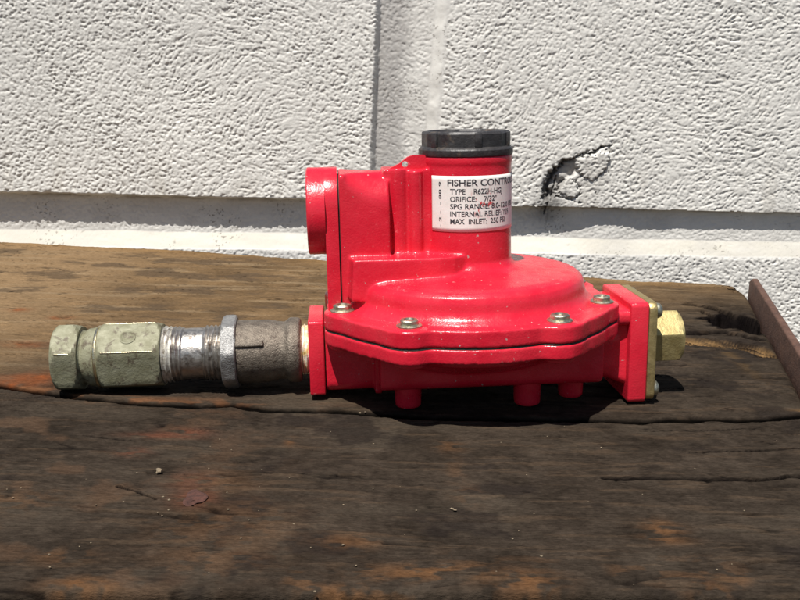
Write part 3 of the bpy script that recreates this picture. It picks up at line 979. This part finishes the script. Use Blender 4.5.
# corners of the hexagons rubbed bright
def worn(x0, x1, r, parent, k):
    a = R(-69 + 60 * k)
    v, f = surf_x([x0, x0 + .6, x1 - .6, x1], lambda t, x, i: (.08, .36, .36, .08)[i], 10, (r - .12) * math.sin(a), (r - .12) * math.cos(a))
    sub(link('worn_edge', mesh_from('worn_edge', v, f, 60), M['bare_brass']), parent)
for k in (0, 1):
    worn(-179.0, -153.8, 17.42, fit, k)
worn(-200.6, -193.0, 17.65, fit, 0)
# round forging mark on the upper face of the big hexagon
bmk = []
a = R(-39)
mk = [(3.9, 15.1), (3.9, 15.62), (3.3, 15.85), (2.7, 15.62), (2.5, 15.45), (.1, 15.4)]
mv, mf = lathe_z(mk, 32)
mv = [(p[0] - 166.5, p[1] * math.cos(a) + p[2] * math.sin(a), -p[1] * math.sin(a) + p[2] * math.cos(a)) for p in mv]
sub(link('forging_mark', mesh_from('forging_mark', mv, mf, 40), M['verdigris']), fit)
# threaded nipple
xs = np.arange(-151.5, -121.0, .28)
def nip(a, x, i):
    if x < -141.0: return 12.75 + thread(x, a, -151, 2.1, 1.15) * min(1, (-141 - x) / 1.5)
    if x > -131.5: return 12.75 + thread(x, a, -131, 2.1, 1.15) * min(1, (x + 131.5) / 1.5)
    return 12.75
v, f = surf_x(list(xs), nip, 72)
nipo = put(link('pipe_nipple', mesh_from('pipe_nipple', v, f, 60), M['steel'], REG))
v, f = surf_x(list(np.arange(-151.6, -146.2, .26)), lambda a, x, i: 12.95 + thread(x, a, -151, 2.1, 1.0) + .45 * sstep(-147, -151, x) + .12 * math.sin(a * 9 + x) * math.sin(a * 4 + x), 90)
sub(link('sealant', mesh_from('sealant', v, f, 60), M['wipe']), nipo)
# grey locking ring and cast iron coupling
def ringr(a, x, i):
    p = (16.2, 17.6, 18.4, 18.5, 18.2, 17.0)[i]
    t = ((a + .2 + math.pi / 8) % (math.pi / 4)) - math.pi / 8
    return min(p, 17.3 / math.cos(t)) + .12 * math.sin(7 * a)
v, f = surf_x([-122.2, -121.6, -120.4, -117.0, -115.4, -114.8], ringr, 120)
cpl_prof = [(-115.2, 15.6), (-114.4, 15.8), (-104, 15.7), (-99, 15.5), (-95, 14.7), (-91.5, 14.4), (-90.2, 15.2), (-89.2, 16.1), (-88.2, 16.3), (-84.8, 16.3), (-83.8, 15.8), (-83.4, 15.0)]
cv, cf = surf_x([p[0] for p in cpl_prof], lambda a, x, i: cpl_prof[i][1] + .10 * math.sin(5 * a + x) , 96)
cpl = put(link('iron_coupling', mesh_from('iron_coupling', cv, cf, 45), M['iron'], REG))
sub(link('lock_ring', mesh_from('lock_ring', v, f, 25), M['galv']), cpl)
for adeg, x1 in ((-62, -101), (58, -101), (178, -101)):
    a = R(adeg)
    bx = box(-115, x1, -1.6, 1.6, 14.5, 17.0)
    vv = [(p[0], p[1] * math.cos(a) + p[2] * math.sin(a), -p[1] * math.sin(a) + p[2] * math.cos(a)) for p in bx[0]]
    sub(link('rib', bevel_mesh('rib', (vv, bx[1]), .9, 3), M['iron']), cpl)
xs = np.arange(-84.0, -78.0, .3)
v, f = surf_x(list(xs), lambda a, x, i: 11.6 + thread(x, a, -84, 1.6, .8) + .5 * math.sin(3 * a + x * 1.3) * math.sin(5 * a), 90)
put(link('thread_tape', mesh_from('thread_tape', v, f, 70), M['tape'], REG))

# ------------------------------------------------------------------ small things lying on the timber
def rock(name, c, size, flat, seed, mat, sub_=2):
    bm = bmesh.new(); bmesh.ops.create_icosphere(bm, subdivisions=sub_, radius=1)
    rr = random.Random(seed)
    off = [Vector((rr.uniform(-1, 1), rr.uniform(-1, 1), rr.uniform(-1, 1))).normalized() for _ in range(6)]
    for q in bm.verts:
        k = 1 + sum(.16 * math.sin(4 * q.co.dot(o) + i) for i, o in enumerate(off)) / 1.6
        q.co = Vector((q.co.x * k * size[0], q.co.y * k * size[1], q.co.z * k * size[0] * flat)) * MM
    me = bpy.data.meshes.new(name); bm.to_mesh(me); bm.free(); finish(me, 30)
    ob = link(name, me, mat); ob.location = Vector(c) * MM
    return ob
p = on_z(195, 498)
fl = rock('rust_flake', (p.x, p.y, .2), (3.6, 6.0), .16, 3, M['flake'], 3)
fl['label'] = 'flat reddish rust flake lying on the dark front plank'; fl['category'] = 'rust flake'
p = on_z(159, 473)
pe = rock('pebble', (p.x, p.y, .9), (1.35, 1.2), .75, 5, M['stone'])
pe['label'] = 'tiny pale brown pebble on the front plank, left of centre'; pe['category'] = 'pebble'
V, Fc = [], []
rr = random.Random(19)
spots = [(169, 500), (163, 497), (455, 510), (452, 509), (343, 545), (360, 413), (365, 412)]
while len(spots) < 80:
    spots.append((rr.uniform(0, 800), rr.uniform(425, 592)))
for i, (a, b) in enumerate(spots):
    p = on_z(a, b)
    s = rr.uniform(.10, .28) if i > 7 else rr.uniform(.32, .5)
    s *= 1.25
    o = len(V); rot = rr.uniform(0, 3); n = 6
    V.append((p.x, p.y, -s * .2))
    for lv, (rad, z) in enumerate(((1.0, .05), (.8, .55))):
        for k in range(n):
            t = rot + k * 2 * math.pi / n
            q = s * rad * rr.uniform(.65, 1.2)
            V.append((p.x + q * 1.3 * math.cos(t), p.y + q * math.sin(t), s * z + rr.uniform(-.1, .1) * s))
    V.append((p.x + s * rr.uniform(-.3, .3), p.y, s * .75))
    for k in range(n):
        k2 = (k + 1) % n
        Fc += [(o, o + 1 + k2, o + 1 + k), (o + 1 + k, o + 1 + k2, o + 7 + k2, o + 7 + k), (o + 7 + k, o + 7 + k2, o + 13)]
cr = link('crumbs', mesh_from('crumbs', V, Fc, 20), M['stone'])
cr['kind'] = 'stuff'; cr['label'] = 'pale specks of grit scattered over the dark planks'; cr['category'] = 'grit'
